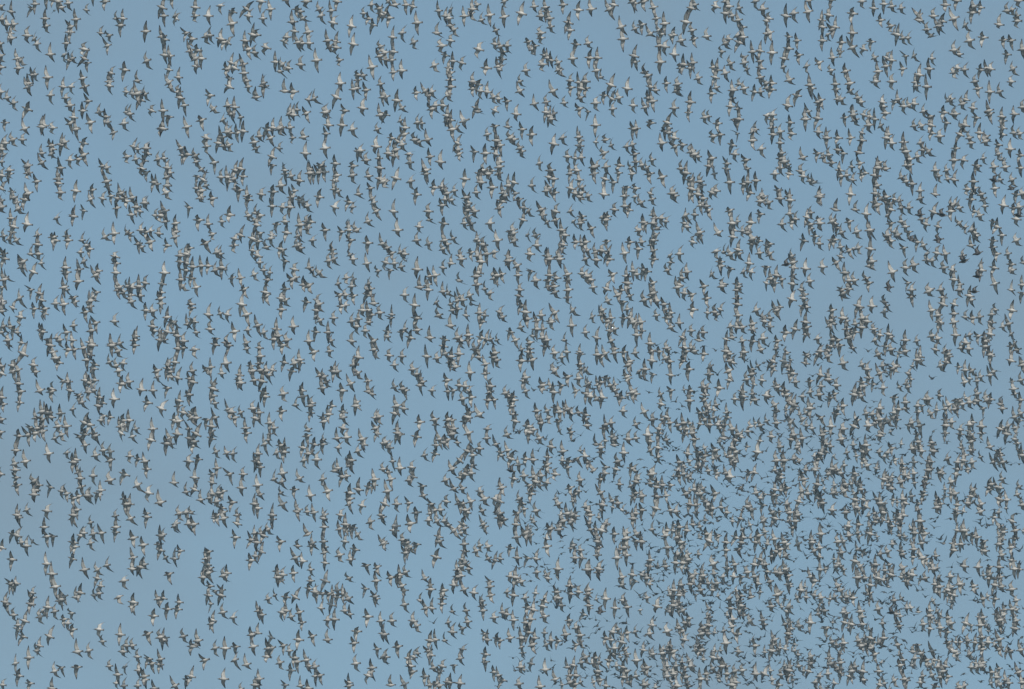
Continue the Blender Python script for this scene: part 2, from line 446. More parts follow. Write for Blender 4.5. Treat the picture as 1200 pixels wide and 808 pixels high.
        941, 207, 949, 212, 954, 214, 960, 231, 992, 206, 999, 211, 1002, 246, 1028, 218, 1032, 233, 1025, 238, 1048, 234, 1040, 253, 916, 263, 925, 251,
        932, 257, 950, 250, 951, 268, 961, 262, 960, 286, 975, 260, 986, 273, 985, 290, 1004, 272, 1040, 276, 1044, 283, 902, 298, 1000, 292, 1006, 291,
        928, 301, 985, 301, 1048, 272, 1056, 208, 1062, 213, 1078, 233, 1100, 207, 1142, 221, 1139, 227, 1150, 228, 1152, 234, 1154, 242, 1148, 253, 1172, 211,
        1186, 211, 1198, 227, 1194, 243, 1191, 257, 1115, 241, 1124, 244, 1080, 257, 1085, 263, 1099, 266, 1124, 262, 1131, 267, 1138, 270, 1144, 277, 1054, 236,
        1056, 244, 1065, 244, 1056, 260, 1061, 266, 1052, 276, 1191, 282, 1181, 298, 1098, 297, 1086, 298, 1128, 300, 1082, 288, 48, 309, 75, 318, 98, 307,
        8, 326, 3, 357, 24, 372, 52, 367, 78, 340, 65, 356, 88, 354, 109, 348, 105, 360, 86, 382, 144, 343, 149, 336, 134, 377, 20, 390,
        4, 383, 2, 390, 9, 399, 66, 396, 70, 399, 140, 403, 214, 336, 252, 317, 264, 316, 298, 322, 155, 337, 170, 332, 164, 347, 179, 365,
        228, 378, 258, 368, 266, 369, 290, 387, 246, 386, 179, 383, 188, 392, 205, 379, 215, 400, 265, 402, 192, 399, 204, 390, 304, 308, 309, 317,
        316, 320, 345, 316, 346, 326, 329, 350, 334, 352, 366, 318, 374, 320, 385, 306, 391, 304, 414, 304, 406, 326, 396, 333, 414, 328, 412, 336,
        432, 333, 431, 340, 438, 356, 445, 367, 371, 352, 374, 357, 370, 372, 375, 376, 405, 358, 391, 373, 412, 377, 418, 383, 428, 388, 425, 364,
        309, 390, 336, 399, 388, 400, 412, 400, 452, 308, 462, 309, 470, 313, 519, 314, 538, 329, 541, 304, 525, 344, 511, 355, 474, 346, 489, 387,
        514, 370, 528, 357, 542, 352, 550, 347, 568, 339, 574, 344, 580, 326, 589, 372, 585, 366, 568, 370, 575, 398, 536, 396, 540, 400, 474, 386,
        454, 395, 582, 399, 606, 312, 628, 329, 642, 336, 650, 343, 665, 349, 671, 364, 682, 321, 688, 324, 692, 328, 695, 337, 686, 304, 699, 305,
        746, 322, 736, 338, 738, 347, 712, 353, 609, 340, 634, 370, 624, 394, 636, 396, 646, 378, 686, 390, 661, 399, 706, 364, 720, 386, 694, 372,
        735, 363, 742, 378, 716, 400, 782, 317, 786, 308, 802, 344, 834, 322, 846, 336, 871, 319, 880, 319, 866, 337, 856, 383, 870, 384, 755, 352,
        769, 370, 780, 363, 785, 373, 786, 384, 886, 364, 894, 373, 882, 386, 896, 377, 838, 366, 844, 363, 829, 367, 810, 388, 824, 390, 858, 396,
        894, 397, 870, 400, 929, 323, 949, 330, 964, 313, 1001, 329, 996, 334, 1015, 327, 1022, 307, 1019, 312, 945, 360, 939, 340, 958, 397, 976, 373,
        978, 380, 988, 344, 994, 339, 1008, 362, 1036, 354, 1036, 366, 1039, 359, 1011, 373, 1016, 377, 1002, 380, 992, 377, 1024, 386, 1025, 389, 1031, 393,
        1025, 399, 1044, 396, 902, 373, 902, 383, 1061, 314, 1071, 311, 1068, 340, 1088, 342, 1086, 305, 1092, 306, 1106, 314, 1149, 310, 1186, 317, 1124, 340,
        1102, 340, 1118, 357, 1099, 370, 1102, 380, 1092, 394, 1118, 378, 1131, 372, 1148, 372, 1166, 363, 1162, 369, 1162, 378, 1160, 392, 1175, 383, 1185, 392,
        1199, 308, 1074, 400, 1099, 397, 1189, 403, 39, 428, 65, 420, 106, 416, 138, 412, 128, 425, 136, 429, 144, 426, 139, 435, 1, 429, 61, 456,
        104, 460, 93, 466, 96, 472, 110, 458, 145, 450, 85, 480, 68, 500, 102, 493, 118, 493, 146, 499, 10, 405, 15, 429, 228, 410, 289, 409,
        184, 442, 198, 428, 201, 442, 225, 435, 222, 463, 298, 446, 250, 452, 252, 473, 189, 479, 209, 494, 271, 483, 282, 484, 296, 479, 159, 503,
        304, 408, 305, 418, 305, 434, 315, 440, 319, 434, 302, 492, 345, 426, 386, 412, 395, 436, 380, 442, 382, 448, 415, 428, 419, 438, 440, 414,
        436, 462, 332, 462, 346, 475, 365, 473, 402, 490, 402, 502, 444, 489, 321, 502, 456, 417, 462, 428, 471, 418, 512, 420, 484, 433, 488, 439,
        495, 448, 506, 458, 462, 454, 472, 456, 522, 415, 526, 425, 538, 452, 545, 453, 549, 458, 542, 468, 556, 409, 561, 419, 582, 423, 575, 453,
        592, 461, 596, 465, 473, 479, 509, 492, 510, 498, 571, 503, 465, 503, 532, 503, 611, 410, 650, 414, 658, 419, 686, 434, 744, 414, 736, 445,
        616, 459, 616, 443, 649, 433, 678, 444, 690, 450, 692, 465, 715, 452, 721, 458, 724, 464, 699, 468, 745, 462, 730, 482, 632, 492, 641, 482,
        669, 485, 678, 484, 686, 492, 688, 499, 668, 503, 716, 496, 745, 498, 749, 436, 754, 440, 781, 408, 810, 408, 814, 412, 832, 430, 831, 439,
        859, 425, 870, 418, 875, 445, 893, 446, 774, 463, 808, 464, 824, 454, 828, 455, 861, 468, 882, 462, 885, 469, 898, 464, 765, 492, 776, 492,
        825, 484, 836, 490, 841, 498, 794, 499, 772, 503, 891, 499, 898, 494, 849, 498, 909, 409, 922, 429, 932, 448, 961, 412, 970, 418, 988, 426,
        970, 439, 962, 453, 980, 452, 949, 460, 960, 463, 1010, 428, 1016, 433, 1018, 443, 1009, 465, 1029, 416, 1034, 429, 1044, 410, 1035, 455, 1049, 430,
        909, 452, 950, 475, 940, 465, 944, 484, 908, 475, 910, 496, 945, 499, 1015, 485, 1022, 486, 1031, 484, 1026, 496, 1041, 494, 1018, 499, 988, 503,
        1061, 412, 1078, 424, 1064, 438, 1096, 410, 1108, 412, 1112, 418, 1102, 429, 1126, 408, 1135, 409, 1158, 412, 1192, 410, 1196, 446, 1054, 454, 1062, 450,
        1064, 454, 1139, 435, 1149, 442, 1136, 444, 1189, 462, 1084, 468, 1088, 468, 1101, 464, 1091, 485, 1075, 476, 1061, 479, 1061, 472, 1118, 480, 1128, 474,
        1136, 472, 1145, 462, 1155, 465, 1156, 469, 1172, 474, 1196, 485, 1068, 496, 1065, 499, 1115, 495, 1136, 498, 1150, 500, 1175, 502, 1181, 500, 1125, 504,
        72, 510, 109, 508, 142, 508, 17, 544, 18, 551, 78, 531, 112, 534, 121, 528, 129, 530, 92, 554, 109, 558, 129, 563, 40, 564, 72, 576,
        102, 581, 105, 582, 31, 598, 55, 599, 135, 605, 200, 521, 228, 518, 248, 506, 253, 530, 273, 532, 152, 535, 161, 569, 174, 578, 221, 541,
        285, 556, 256, 578, 245, 584, 254, 588, 262, 601, 210, 602, 218, 601, 224, 601, 278, 604, 316, 509, 314, 516, 324, 531, 365, 530, 371, 539,
        356, 540, 379, 516, 406, 513, 396, 525, 419, 529, 426, 521, 449, 520, 321, 562, 330, 565, 329, 578, 378, 562, 392, 552, 406, 558, 424, 593,
        348, 600, 360, 600, 399, 604, 452, 519, 456, 525, 482, 548, 479, 563, 455, 554, 520, 519, 497, 534, 530, 509, 536, 519, 522, 563, 556, 528,
        562, 526, 552, 555, 540, 560, 554, 546, 570, 514, 588, 534, 594, 510, 586, 569, 580, 585, 465, 591, 523, 588, 542, 573, 548, 601, 568, 585,
        565, 599, 516, 598, 585, 602, 581, 600, 632, 514, 646, 524, 704, 525, 704, 530, 720, 515, 736, 515, 745, 514, 614, 558, 632, 569, 641, 566,
        634, 558, 678, 576, 724, 541, 726, 568, 651, 585, 654, 591, 608, 585, 628, 599, 686, 594, 689, 599, 706, 592, 739, 570, 724, 590, 671, 604,
        729, 598, 781, 516, 762, 528, 771, 536, 811, 508, 816, 548, 795, 552, 806, 559, 830, 552, 841, 536, 858, 540, 876, 506, 764, 556, 770, 566,
        821, 579, 804, 579, 826, 588, 830, 592, 856, 559, 891, 584, 886, 578, 792, 600, 815, 601, 852, 601, 752, 582, 914, 524, 904, 512, 930, 510,
        934, 525, 930, 538, 968, 521, 962, 532, 992, 531, 955, 551, 944, 551, 980, 551, 989, 546, 985, 555, 1016, 528, 1016, 546, 1009, 574, 991, 570,
        976, 578, 989, 576, 915, 560, 915, 575, 946, 579, 1036, 591, 975, 598, 991, 601, 935, 604, 905, 601, 1031, 511, 1040, 531, 1030, 530, 1039, 560,
        1044, 564, 1041, 569, 922, 591, 1069, 526, 1080, 529, 1092, 519, 1094, 529, 1125, 509, 1139, 510, 1150, 508, 1189, 515, 1071, 542, 1110, 538, 1088, 541,
        1104, 555, 1138, 528, 1139, 542, 1149, 536, 1172, 534, 1162, 568, 1172, 572, 1174, 562, 1115, 565, 1119, 579, 1140, 575, 1134, 590, 1141, 588, 1056, 565,
        1068, 582, 1076, 598, 1098, 595, 1149, 600, 1170, 601, 1179, 596, 1194, 571, 1192, 580, 1198, 592, 18, 627, 25, 636, 38, 635, 98, 625, 106, 613,
        106, 637, 125, 663, 114, 668, 118, 687, 116, 696, 110, 698, 38, 695, 145, 681, 139, 700, 109, 626, 70, 704, 191, 627, 204, 617, 206, 614,
        194, 654, 169, 662, 246, 667, 240, 668, 262, 675, 299, 652, 314, 621, 306, 625, 379, 608, 381, 642, 419, 627, 404, 635, 398, 651, 434, 612,
        349, 640, 364, 668, 331, 674, 364, 681, 369, 694, 441, 670, 314, 702, 322, 698, 395, 692, 441, 702, 472, 633, 481, 642, 502, 610, 520, 611,
        515, 635, 525, 616, 544, 620, 540, 625, 568, 618, 589, 611, 475, 671, 504, 686, 519, 694, 544, 638, 558, 646, 562, 640, 572, 641, 541, 664,
        549, 667, 545, 660, 555, 695, 572, 655, 586, 655, 574, 688, 594, 694, 492, 704, 565, 705, 598, 676, 660, 611, 668, 613, 710, 614, 705, 622,
        700, 635, 672, 640, 629, 671, 640, 674, 642, 678, 605, 681, 611, 682, 702, 667, 678, 694, 689, 696, 690, 692, 734, 625, 746, 626, 729, 686,
        615, 701, 730, 704, 686, 702, 764, 621, 794, 650, 806, 650, 806, 656, 870, 621, 780, 664, 836, 661, 836, 686, 830, 684, 876, 671, 835, 692,
        840, 684, 758, 678, 761, 685, 798, 686, 786, 697, 821, 692, 758, 701, 752, 674, 854, 702, 894, 611, 909, 608, 920, 652, 935, 638, 952, 636,
        954, 646, 914, 672, 909, 671, 954, 698, 980, 664, 985, 664, 994, 617, 995, 628, 982, 635, 986, 648, 1005, 644, 1029, 608, 1026, 612, 1031, 650,
        1035, 680, 986, 692, 982, 687, 978, 700, 992, 700, 962, 701, 1048, 704, 1040, 647, 1054, 628, 1058, 650, 1069, 674, 1084, 678, 1100, 677, 1132, 627,
        1154, 646, 1130, 664, 1114, 676, 1171, 638, 1188, 638, 1174, 651, 1174, 688, 1186, 691, 1118, 698, 1056, 702, 1191, 704, 1186, 611, 1058, 666, 1054, 608,
        1160, 674, 16, 721, 21, 733, 47, 723, 64, 717, 50, 716, 116, 738, 120, 752, 144, 764, 148, 757, 104, 763, 43, 763, 128, 781, 146, 782,
        3, 803, 136, 801, 145, 804, 79, 731, 261, 718, 273, 724, 188, 747, 155, 757, 161, 770, 215, 746, 230, 756, 252, 760, 161, 804, 299, 803,
        282, 808, 330, 718, 341, 723, 384, 727, 404, 716, 417, 778, 339, 763, 328, 777, 369, 782, 431, 792, 449, 770, 474, 709, 488, 734, 459, 728,
        452, 770, 530, 717, 525, 730, 530, 741, 546, 716, 548, 729, 579, 724, 594, 720, 521, 751, 489, 766, 485, 770, 542, 761, 518, 781, 508, 783,
        524, 800, 638, 723, 658, 710, 640, 756, 675, 736, 680, 754, 724, 738, 744, 741, 720, 760, 686, 771, 702, 777, 695, 777, 681, 777, 680, 800,
        668, 800, 701, 787, 610, 782, 622, 778, 735, 800, 745, 793, 608, 802, 720, 767, 785, 717, 800, 716, 802, 750, 782, 740, 761, 743, 830, 724,
        824, 736, 822, 743, 815, 762, 765, 767, 792, 781, 782, 793, 809, 781, 828, 797, 848, 740, 895, 732, 879, 728, 836, 771, 842, 772, 861, 787,
        870, 786, 755, 803, 835, 784, 904, 711, 924, 712, 922, 717, 936, 734, 905, 756, 966, 716, 988, 718, 1010, 723, 1011, 732, 1029, 714, 1034, 731,
        975, 753, 980, 756, 931, 763, 920, 761, 950, 770, 950, 778, 936, 781, 915, 791, 974, 778, 998, 787, 1002, 782, 1030, 753, 1020, 760, 1009, 757,
        1006, 751, 1030, 787, 960, 793, 955, 800, 970, 790, 1048, 798, 1012, 797, 1098, 717, 1052, 756, 1082, 732, 1114, 731, 1156, 734, 1171, 723, 1191, 728,
        1190, 737, 1158, 753, 1134, 751, 1120, 753, 1121, 767, 1136, 767, 1070, 764, 1069, 780, 1072, 772, 1099, 782, 1081, 793, 1092, 792, 1079, 800, 1150, 781,
        1145, 783, 1138, 782, 1182, 801, 1172, 803, 1130, 804,
    ],
    'l': [
        41, 5, 54, -2, 68, 2, 53, 22, 89, 23, 109, -3, 144, 22, 12, 39, 82, 38, 78, 51, 0, 52, 99, 69, 38, 88, 56, 91,
        34, 98, 97, 92, 128, 96, 190, 9, 192, 19, 229, 9, 272, 28, 289, 11, 171, 37, 190, 43, 287, 48, 296, 41, 223, 60, 236, 69,
        229, 69, 199, 66, 198, 82, 198, 97, 271, 74, 285, 76, 286, 86, 289, 95, 306, 2, 317, 11, 388, 13, 412, 31, 446, 17, 345, 37,
        361, 38, 349, 50, 384, 48, 394, 49, 414, 52, 371, 71, 323, 73, 436, 79, 445, 66, 419, 94, 476, 6, 484, 8, 452, 16, 489, 27,
        460, 44, 514, 13, 544, 19, 574, 18, 591, 20, 461, 61, 459, 71, 461, 85, 531, 72, 526, 80, 528, 94, 584, 78, 611, 16, 639, 9,
        644, 22, 714, 11, 719, 6, 744, 4, 666, 27, 730, 46, 642, 68, 700, 68, 699, 83, 646, 71, 678, 97, 743, 66, 745, 73, 716, 100,
        766, 9, 769, 22, 779, 28, 810, 10, 804, 26, 773, 54, 774, 73, 812, 74, 850, 16, 854, 8, 850, 2, 865, 24, 838, 91, 840, 82,
        882, 61, 891, 60, 891, 91, 899, 40, 921, 19, 947, 14, 948, 1, 963, 24, 979, 32, 964, 32, 964, 48, 999, 39, 999, 56, 902, 39,
        905, 62, 919, 69, 1024, 10, 1036, 5, 1045, 71, 1038, 78, 1029, 84, 949, 100, 979, 99, 1077, 19, 1099, 31, 1118, 22, 1052, 41, 1089, 81,
        1073, 97, 1156, 80, 74, 102, 51, 147, 97, 130, 86, 138, 89, 152, 2, 175, 62, 175, 72, 170, 71, 197, 161, 110, 191, 130, 211, 115,
        216, 124, 219, 149, 275, 126, 271, 134, 278, 156, 285, 154, 256, 168, 260, 161, 172, 180, 212, 174, 276, 200, 282, 198, 309, 101, 394, 114,
        414, 105, 401, 147, 448, 114, 317, 162, 319, 184, 444, 186, 445, 197, 364, 199, 465, 118, 498, 107, 558, 127, 524, 136, 528, 141, 530, 152,
        475, 150, 466, 166, 462, 183, 499, 200, 536, 168, 582, 165, 586, 171, 585, 196, 681, 104, 640, 132, 644, 137, 717, 116, 678, 161, 680, 165,
        698, 147, 674, 186, 746, 151, 745, 190, 762, 102, 765, 119, 756, 126, 856, 125, 866, 140, 782, 144, 784, 156, 831, 195, 947, 131, 944, 140,
        958, 120, 958, 139, 951, 104, 1025, 140, 906, 158, 916, 180, 969, 162, 1010, 165, 1039, 162, 1029, 197, 1086, 102, 1160, 108, 1159, 130, 1174, 137,
        1125, 158, 1175, 150, 1059, 167, 1062, 178, 1066, 187, 1196, 197, 11, 204, 13, 256, 16, 266, 68, 210, 89, 224, 125, 213, 138, 233, 137, 244,
        86, 253, 14, 272, 44, 287, 134, 274, 184, 216, 154, 252, 193, 248, 194, 260, 238, 211, 268, 213, 266, 208, 290, 230, 296, 280, 205, 278,
        218, 298, 334, 204, 363, 203, 342, 231, 340, 243, 392, 212, 392, 222, 436, 233, 441, 248, 445, 210, 301, 264, 352, 264, 302, 283, 409, 270,
        464, 209, 524, 227, 548, 237, 548, 254, 596, 218, 590, 226, 524, 287, 560, 283, 570, 298, 602, 214, 613, 258, 644, 221, 668, 204, 679, 211,
        732, 230, 651, 258, 658, 270, 660, 287, 682, 287, 712, 298, 732, 297, 804, 203, 812, 214, 811, 222, 855, 214, 876, 214, 886, 212, 895, 231,
        821, 241, 820, 273, 858, 262, 859, 278, 756, 263, 768, 256, 766, 282, 766, 294, 865, 293, 926, 235, 997, 228, 1026, 206, 1044, 246, 946, 255,
        978, 262, 1019, 270, 1020, 292, 1069, 216, 1141, 213, 1119, 240, 1142, 273, 25, 313, 39, 319, 77, 314, 93, 316, 112, 323, 136, 320, 5, 328,
        46, 344, 49, 352, 75, 337, 75, 357, 106, 353, 107, 388, 138, 340, 50, 389, 85, 399, 106, 402, 2, 353, 211, 307, 219, 309, 226, 313,
        212, 328, 230, 337, 236, 312, 260, 314, 282, 326, 283, 357, 289, 369, 152, 337, 163, 336, 190, 333, 189, 343, 189, 356, 188, 399, 196, 389,
        196, 372, 208, 394, 158, 399, 311, 343, 434, 339, 431, 364, 371, 364, 302, 382, 324, 386, 326, 394, 385, 390, 438, 400, 504, 324, 510, 323,
        502, 340, 486, 358, 459, 369, 539, 348, 564, 307, 561, 320, 559, 334, 562, 367, 570, 398, 549, 393, 607, 323, 644, 323, 644, 304, 665, 322,
        666, 340, 734, 324, 742, 318, 724, 346, 616, 366, 629, 386, 636, 386, 650, 367, 670, 382, 705, 369, 716, 373, 715, 388, 739, 373, 746, 393,
        604, 399, 794, 337, 845, 312, 878, 309, 864, 340, 864, 350, 865, 370, 765, 344, 786, 367, 800, 396, 851, 398, 762, 403, 751, 378, 910, 323,
        904, 327, 930, 314, 929, 333, 990, 320, 942, 346, 942, 350, 910, 364, 932, 386, 944, 378, 945, 392, 972, 382, 1006, 359, 1010, 384, 992, 386,
        1041, 392, 976, 398, 995, 396, 1150, 317, 1166, 333, 1118, 328, 1125, 334, 1136, 347, 1105, 349, 1105, 357, 1092, 364, 1101, 378, 1120, 393, 1161, 386,
        1182, 380, 1061, 399, 1156, 400, 27, 415, 16, 436, 21, 434, 22, 450, 59, 405, 62, 413, 98, 408, 108, 405, 102, 422, 131, 405, 2, 438,
        2, 466, 80, 448, 82, 458, 106, 447, 116, 466, 115, 476, 54, 484, 49, 483, 42, 490, 44, 502, 78, 500, 99, 496, 141, 500, 209, 409,
        205, 425, 196, 432, 226, 448, 210, 470, 247, 431, 281, 440, 296, 435, 250, 456, 224, 490, 252, 490, 248, 500, 267, 480, 299, 490, 179, 503,
        151, 493, 307, 447, 311, 465, 304, 484, 351, 422, 392, 436, 415, 428, 438, 410, 355, 465, 364, 476, 380, 494, 417, 476, 316, 496, 500, 418,
        492, 444, 492, 452, 520, 406, 529, 418, 538, 415, 525, 459, 558, 413, 569, 427, 580, 414, 574, 460, 465, 476, 463, 485, 548, 489, 620, 413,
        624, 422, 664, 413, 680, 427, 700, 416, 720, 414, 738, 424, 649, 460, 688, 452, 688, 462, 701, 451, 741, 460, 635, 496, 656, 483, 686, 486,
        602, 486, 604, 494, 710, 498, 756, 433, 786, 440, 802, 408, 851, 412, 855, 423, 872, 413, 882, 433, 808, 470, 826, 463, 828, 476, 871, 465,
        781, 489, 801, 496, 832, 498, 785, 496, 906, 424, 919, 424, 926, 434, 959, 416, 1012, 453, 1001, 463, 1031, 438, 911, 454, 925, 472, 930, 475,
        949, 479, 974, 500, 928, 494, 1001, 500, 1031, 492, 1048, 484, 1078, 418, 1075, 422, 1198, 428, 1160, 440, 1164, 436, 1053, 480, 1112, 475, 1108, 479,
        1078, 499, 1109, 499, 1140, 495, 1172, 503, 112, 511, 89, 539, 95, 571, 118, 575, 86, 604, 177, 516, 199, 514, 222, 514, 230, 509, 299, 541,
        254, 549, 152, 591, 249, 579, 298, 591, 310, 521, 334, 525, 361, 532, 424, 515, 412, 540, 410, 546, 442, 508, 302, 532, 302, 542, 305, 548,
        302, 569, 302, 596, 409, 591, 439, 562, 349, 598, 368, 601, 319, 604, 466, 508, 460, 541, 458, 562, 454, 576, 451, 591, 515, 515, 539, 540,
        549, 508, 548, 529, 554, 534, 545, 556, 595, 528, 585, 588, 545, 598, 538, 590, 504, 602, 620, 507, 718, 512, 642, 536, 641, 548, 626, 559,
        628, 565, 704, 578, 722, 550, 705, 598, 745, 565, 742, 582, 665, 602, 745, 602, 772, 508, 771, 525, 814, 515, 818, 538, 825, 540, 801, 556,
        858, 525, 856, 535, 862, 516, 884, 554, 769, 571, 818, 579, 835, 596, 881, 598, 769, 596, 816, 592, 940, 514, 936, 521, 919, 540, 964, 510,
        968, 529, 956, 549, 1015, 522, 1012, 530, 1002, 558, 990, 568, 958, 568, 908, 574, 940, 576, 936, 588, 964, 590, 1004, 595, 1012, 586, 1032, 590,
        1035, 601, 926, 601, 1036, 562, 1076, 518, 1180, 509, 1192, 520, 1198, 534, 1057, 544, 1088, 551, 1086, 560, 1130, 534, 1129, 540, 1121, 556, 1164, 542,
        1175, 542, 1168, 571, 1115, 578, 1138, 582, 1058, 585, 1061, 590, 1099, 586, 1121, 598, 1180, 586, 1058, 604, 52, 618, 95, 628, 119, 625, 136, 618,
        55, 661, 61, 673, 65, 688, 114, 678, 72, 703, 156, 654, 188, 628, 298, 625, 165, 665, 242, 655, 244, 672, 244, 698, 259, 698, 185, 702,
        319, 609, 306, 647, 301, 636, 380, 618, 379, 635, 381, 660, 398, 620, 405, 615, 346, 654, 326, 677, 381, 681, 441, 681, 390, 697, 402, 696,
        371, 696, 464, 617, 479, 644, 514, 629, 532, 622, 566, 615, 469, 674, 471, 687, 505, 691, 542, 656, 536, 668, 540, 675, 580, 657, 518, 702,
        585, 607, 605, 615, 618, 628, 621, 628, 670, 610, 690, 614, 692, 621, 701, 631, 604, 677, 691, 668, 668, 687, 669, 696, 654, 701, 734, 631,
        723, 654, 734, 651, 742, 608, 729, 677, 741, 674, 602, 698, 710, 702, 794, 630, 798, 642, 805, 622, 782, 642, 792, 660, 831, 634, 851, 636,
        871, 630, 869, 636, 868, 608, 886, 636, 762, 657, 761, 664, 752, 635, 809, 685, 852, 666, 861, 662, 884, 662, 884, 676, 790, 692, 796, 698,
        866, 704, 932, 611, 908, 632, 919, 636, 910, 647, 905, 652, 962, 626, 920, 667, 961, 668, 950, 676, 924, 685, 911, 697, 982, 661, 988, 635,
        1006, 615, 1005, 625, 1020, 626, 1008, 664, 1002, 658, 1005, 677, 1042, 612, 1026, 662, 1029, 678, 1044, 674, 1020, 686, 1019, 696, 902, 682, 1055, 614,
        1056, 646, 1071, 620, 1072, 625, 1078, 611, 1080, 637, 1081, 654, 1062, 681, 1096, 685, 1101, 688, 1118, 638, 1126, 638, 1130, 622, 1145, 630, 1125, 685,
        1172, 618, 1174, 632, 1190, 622, 1189, 667, 1171, 665, 1159, 678, 1172, 677, 1166, 686, 1111, 692, 29, 728, 21, 737, 56, 712, 141, 744, 46, 757,
        34, 771, 18, 778, 138, 791, 249, 727, 191, 750, 264, 760, 188, 773, 170, 797, 224, 793, 303, 716, 307, 721, 351, 718, 388, 709, 392, 726,
        315, 760, 348, 776, 359, 774, 370, 793, 302, 803, 409, 800, 451, 744, 565, 710, 510, 750, 505, 768, 481, 781, 528, 800, 474, 802, 584, 792,
        504, 803, 515, 804, 602, 727, 625, 715, 622, 726, 616, 730, 611, 748, 611, 759, 690, 710, 680, 745, 721, 713, 735, 712, 716, 750, 729, 753,
        714, 762, 734, 767, 672, 780, 668, 792, 675, 792, 710, 804, 730, 782, 731, 794, 789, 710, 802, 730, 796, 736, 830, 733, 819, 757, 776, 766,
        786, 762, 779, 786, 804, 794, 821, 796, 856, 713, 866, 714, 894, 727, 846, 781, 851, 782, 862, 800, 858, 803, 920, 732, 926, 737, 924, 743,
        908, 750, 904, 763, 950, 730, 990, 730, 998, 732, 1008, 717, 989, 754, 925, 786, 972, 772, 982, 784, 985, 777, 996, 793, 1011, 787, 1020, 748,
        1031, 803, 948, 787, 1090, 716, 1052, 730, 1090, 737, 1102, 736, 1132, 731, 1152, 724, 1149, 733, 1172, 727, 1186, 714, 1188, 722, 1171, 750, 1150, 747,
        1079, 766, 1092, 763, 1081, 772, 1058, 774, 1105, 787, 1102, 794, 1060, 796, 1152, 777, 1168, 794, 1198, 800,
    ],
    'd': [
        37, 10, 62, 0, 123, 2, 141, 30, 83, 32, 81, 71, 126, 54, 102, 74, 146, 82, 201, -1, 273, 14, 193, 46, 218, 39, 262, 50,
        291, 58, 231, 59, 266, 81, 269, 92, 348, 11, 395, 2, 444, 10, 437, 29, 432, 22, 456, 21, 522, 65, 589, 61, 570, 80, 588, 70,
        560, 99, 641, 14, 660, 6, 678, 12, 741, 2, 668, 36, 619, 49, 627, 54, 675, 52, 638, 65, 691, 68, 754, 2, 752, 29, 775, 40,
        789, 41, 813, 46, 809, 80, 801, 76, 870, 32, 866, 50, 836, 79, 890, 72, 759, 89, 781, 98, 974, 0, 975, 35, 999, 16, 986, 50,
        1021, 49, 924, 43, 924, 57, 934, 48, 936, 65, 960, 74, 991, 84, 1032, 24, 905, 98, 1104, 25, 1108, 6, 1121, 1, 1139, 15, 1149, 9,
        1152, 44, 1176, 47, 1185, 48, 1061, 66, 1058, 81, 1149, 82, 1180, 64, 103, 119, 32, 128, 6, 144, 82, 145, 106, 144, 124, 137, 133, 156,
        60, 171, 98, 168, 98, 182, 31, 194, 120, 195, 165, 117, 198, 137, 189, 152, 246, 112, 236, 141, 282, 138, 169, 188, 214, 182, 219, 181,
        251, 191, 344, 108, 429, 106, 359, 133, 382, 157, 404, 130, 313, 152, 319, 194, 420, 178, 393, 192, 375, 194, 452, 134, 488, 109, 503, 112,
        506, 128, 528, 102, 554, 104, 594, 119, 474, 158, 459, 162, 464, 176, 504, 184, 538, 181, 556, 178, 569, 180, 580, 148, 580, 174, 576, 200,
        669, 103, 686, 104, 679, 128, 689, 131, 708, 112, 612, 152, 623, 158, 696, 196, 726, 194, 742, 151, 744, 181, 760, 115, 809, 120, 807, 132,
        834, 110, 841, 145, 844, 158, 862, 140, 864, 157, 858, 170, 884, 108, 779, 154, 791, 172, 834, 186, 852, 192, 882, 165, 874, 188, 876, 198,
        904, 105, 934, 112, 962, 118, 960, 124, 999, 131, 990, 138, 1048, 120, 905, 140, 926, 144, 915, 186, 982, 162, 997, 162, 958, 180, 988, 180,
        1008, 192, 1031, 191, 1146, 104, 1160, 134, 1090, 137, 1091, 147, 1092, 156, 1106, 132, 1109, 144, 1144, 138, 1148, 156, 1120, 174, 1175, 142, 1170, 170,
        1066, 194, 1118, 188, 1144, 194, 1196, 182, 14, 225, 43, 213, 29, 234, 108, 223, 148, 236, 130, 230, 86, 254, 98, 247, 62, 278, 65, 282,
        80, 282, 105, 292, 4, 298, 171, 203, 180, 214, 160, 243, 221, 243, 231, 207, 236, 224, 249, 233, 280, 223, 285, 207, 291, 234, 269, 252,
        233, 258, 152, 274, 171, 272, 206, 272, 206, 262, 176, 284, 162, 286, 196, 288, 241, 285, 222, 291, 368, 204, 373, 203, 380, 202, 320, 225,
        319, 242, 345, 224, 351, 234, 374, 231, 395, 206, 409, 237, 434, 221, 324, 263, 336, 273, 364, 260, 381, 270, 329, 292, 400, 272, 411, 282,
        390, 298, 431, 285, 488, 228, 499, 204, 509, 220, 518, 241, 520, 262, 545, 210, 577, 220, 562, 204, 548, 247, 546, 232, 588, 236, 585, 244,
        552, 296, 598, 272, 459, 297, 596, 301, 604, 227, 608, 234, 649, 210, 650, 226, 696, 204, 709, 210, 719, 214, 725, 203, 734, 220, 737, 246,
        634, 246, 682, 254, 682, 258, 693, 268, 712, 254, 710, 258, 675, 284, 686, 284, 711, 283, 738, 284, 641, 300, 748, 292, 761, 204, 776, 208,
        808, 211, 811, 228, 824, 233, 872, 216, 879, 226, 891, 251, 830, 247, 802, 262, 855, 247, 860, 270, 880, 261, 881, 286, 889, 282, 754, 261,
        764, 287, 899, 288, 925, 204, 912, 223, 924, 230, 961, 229, 986, 207, 1010, 204, 1014, 203, 1038, 231, 1028, 241, 1041, 238, 1044, 262, 928, 261,
        949, 263, 960, 258, 955, 277, 981, 267, 995, 260, 978, 281, 975, 283, 1040, 280, 942, 282, 902, 286, 995, 294, 1138, 234, 1142, 248, 1166, 221,
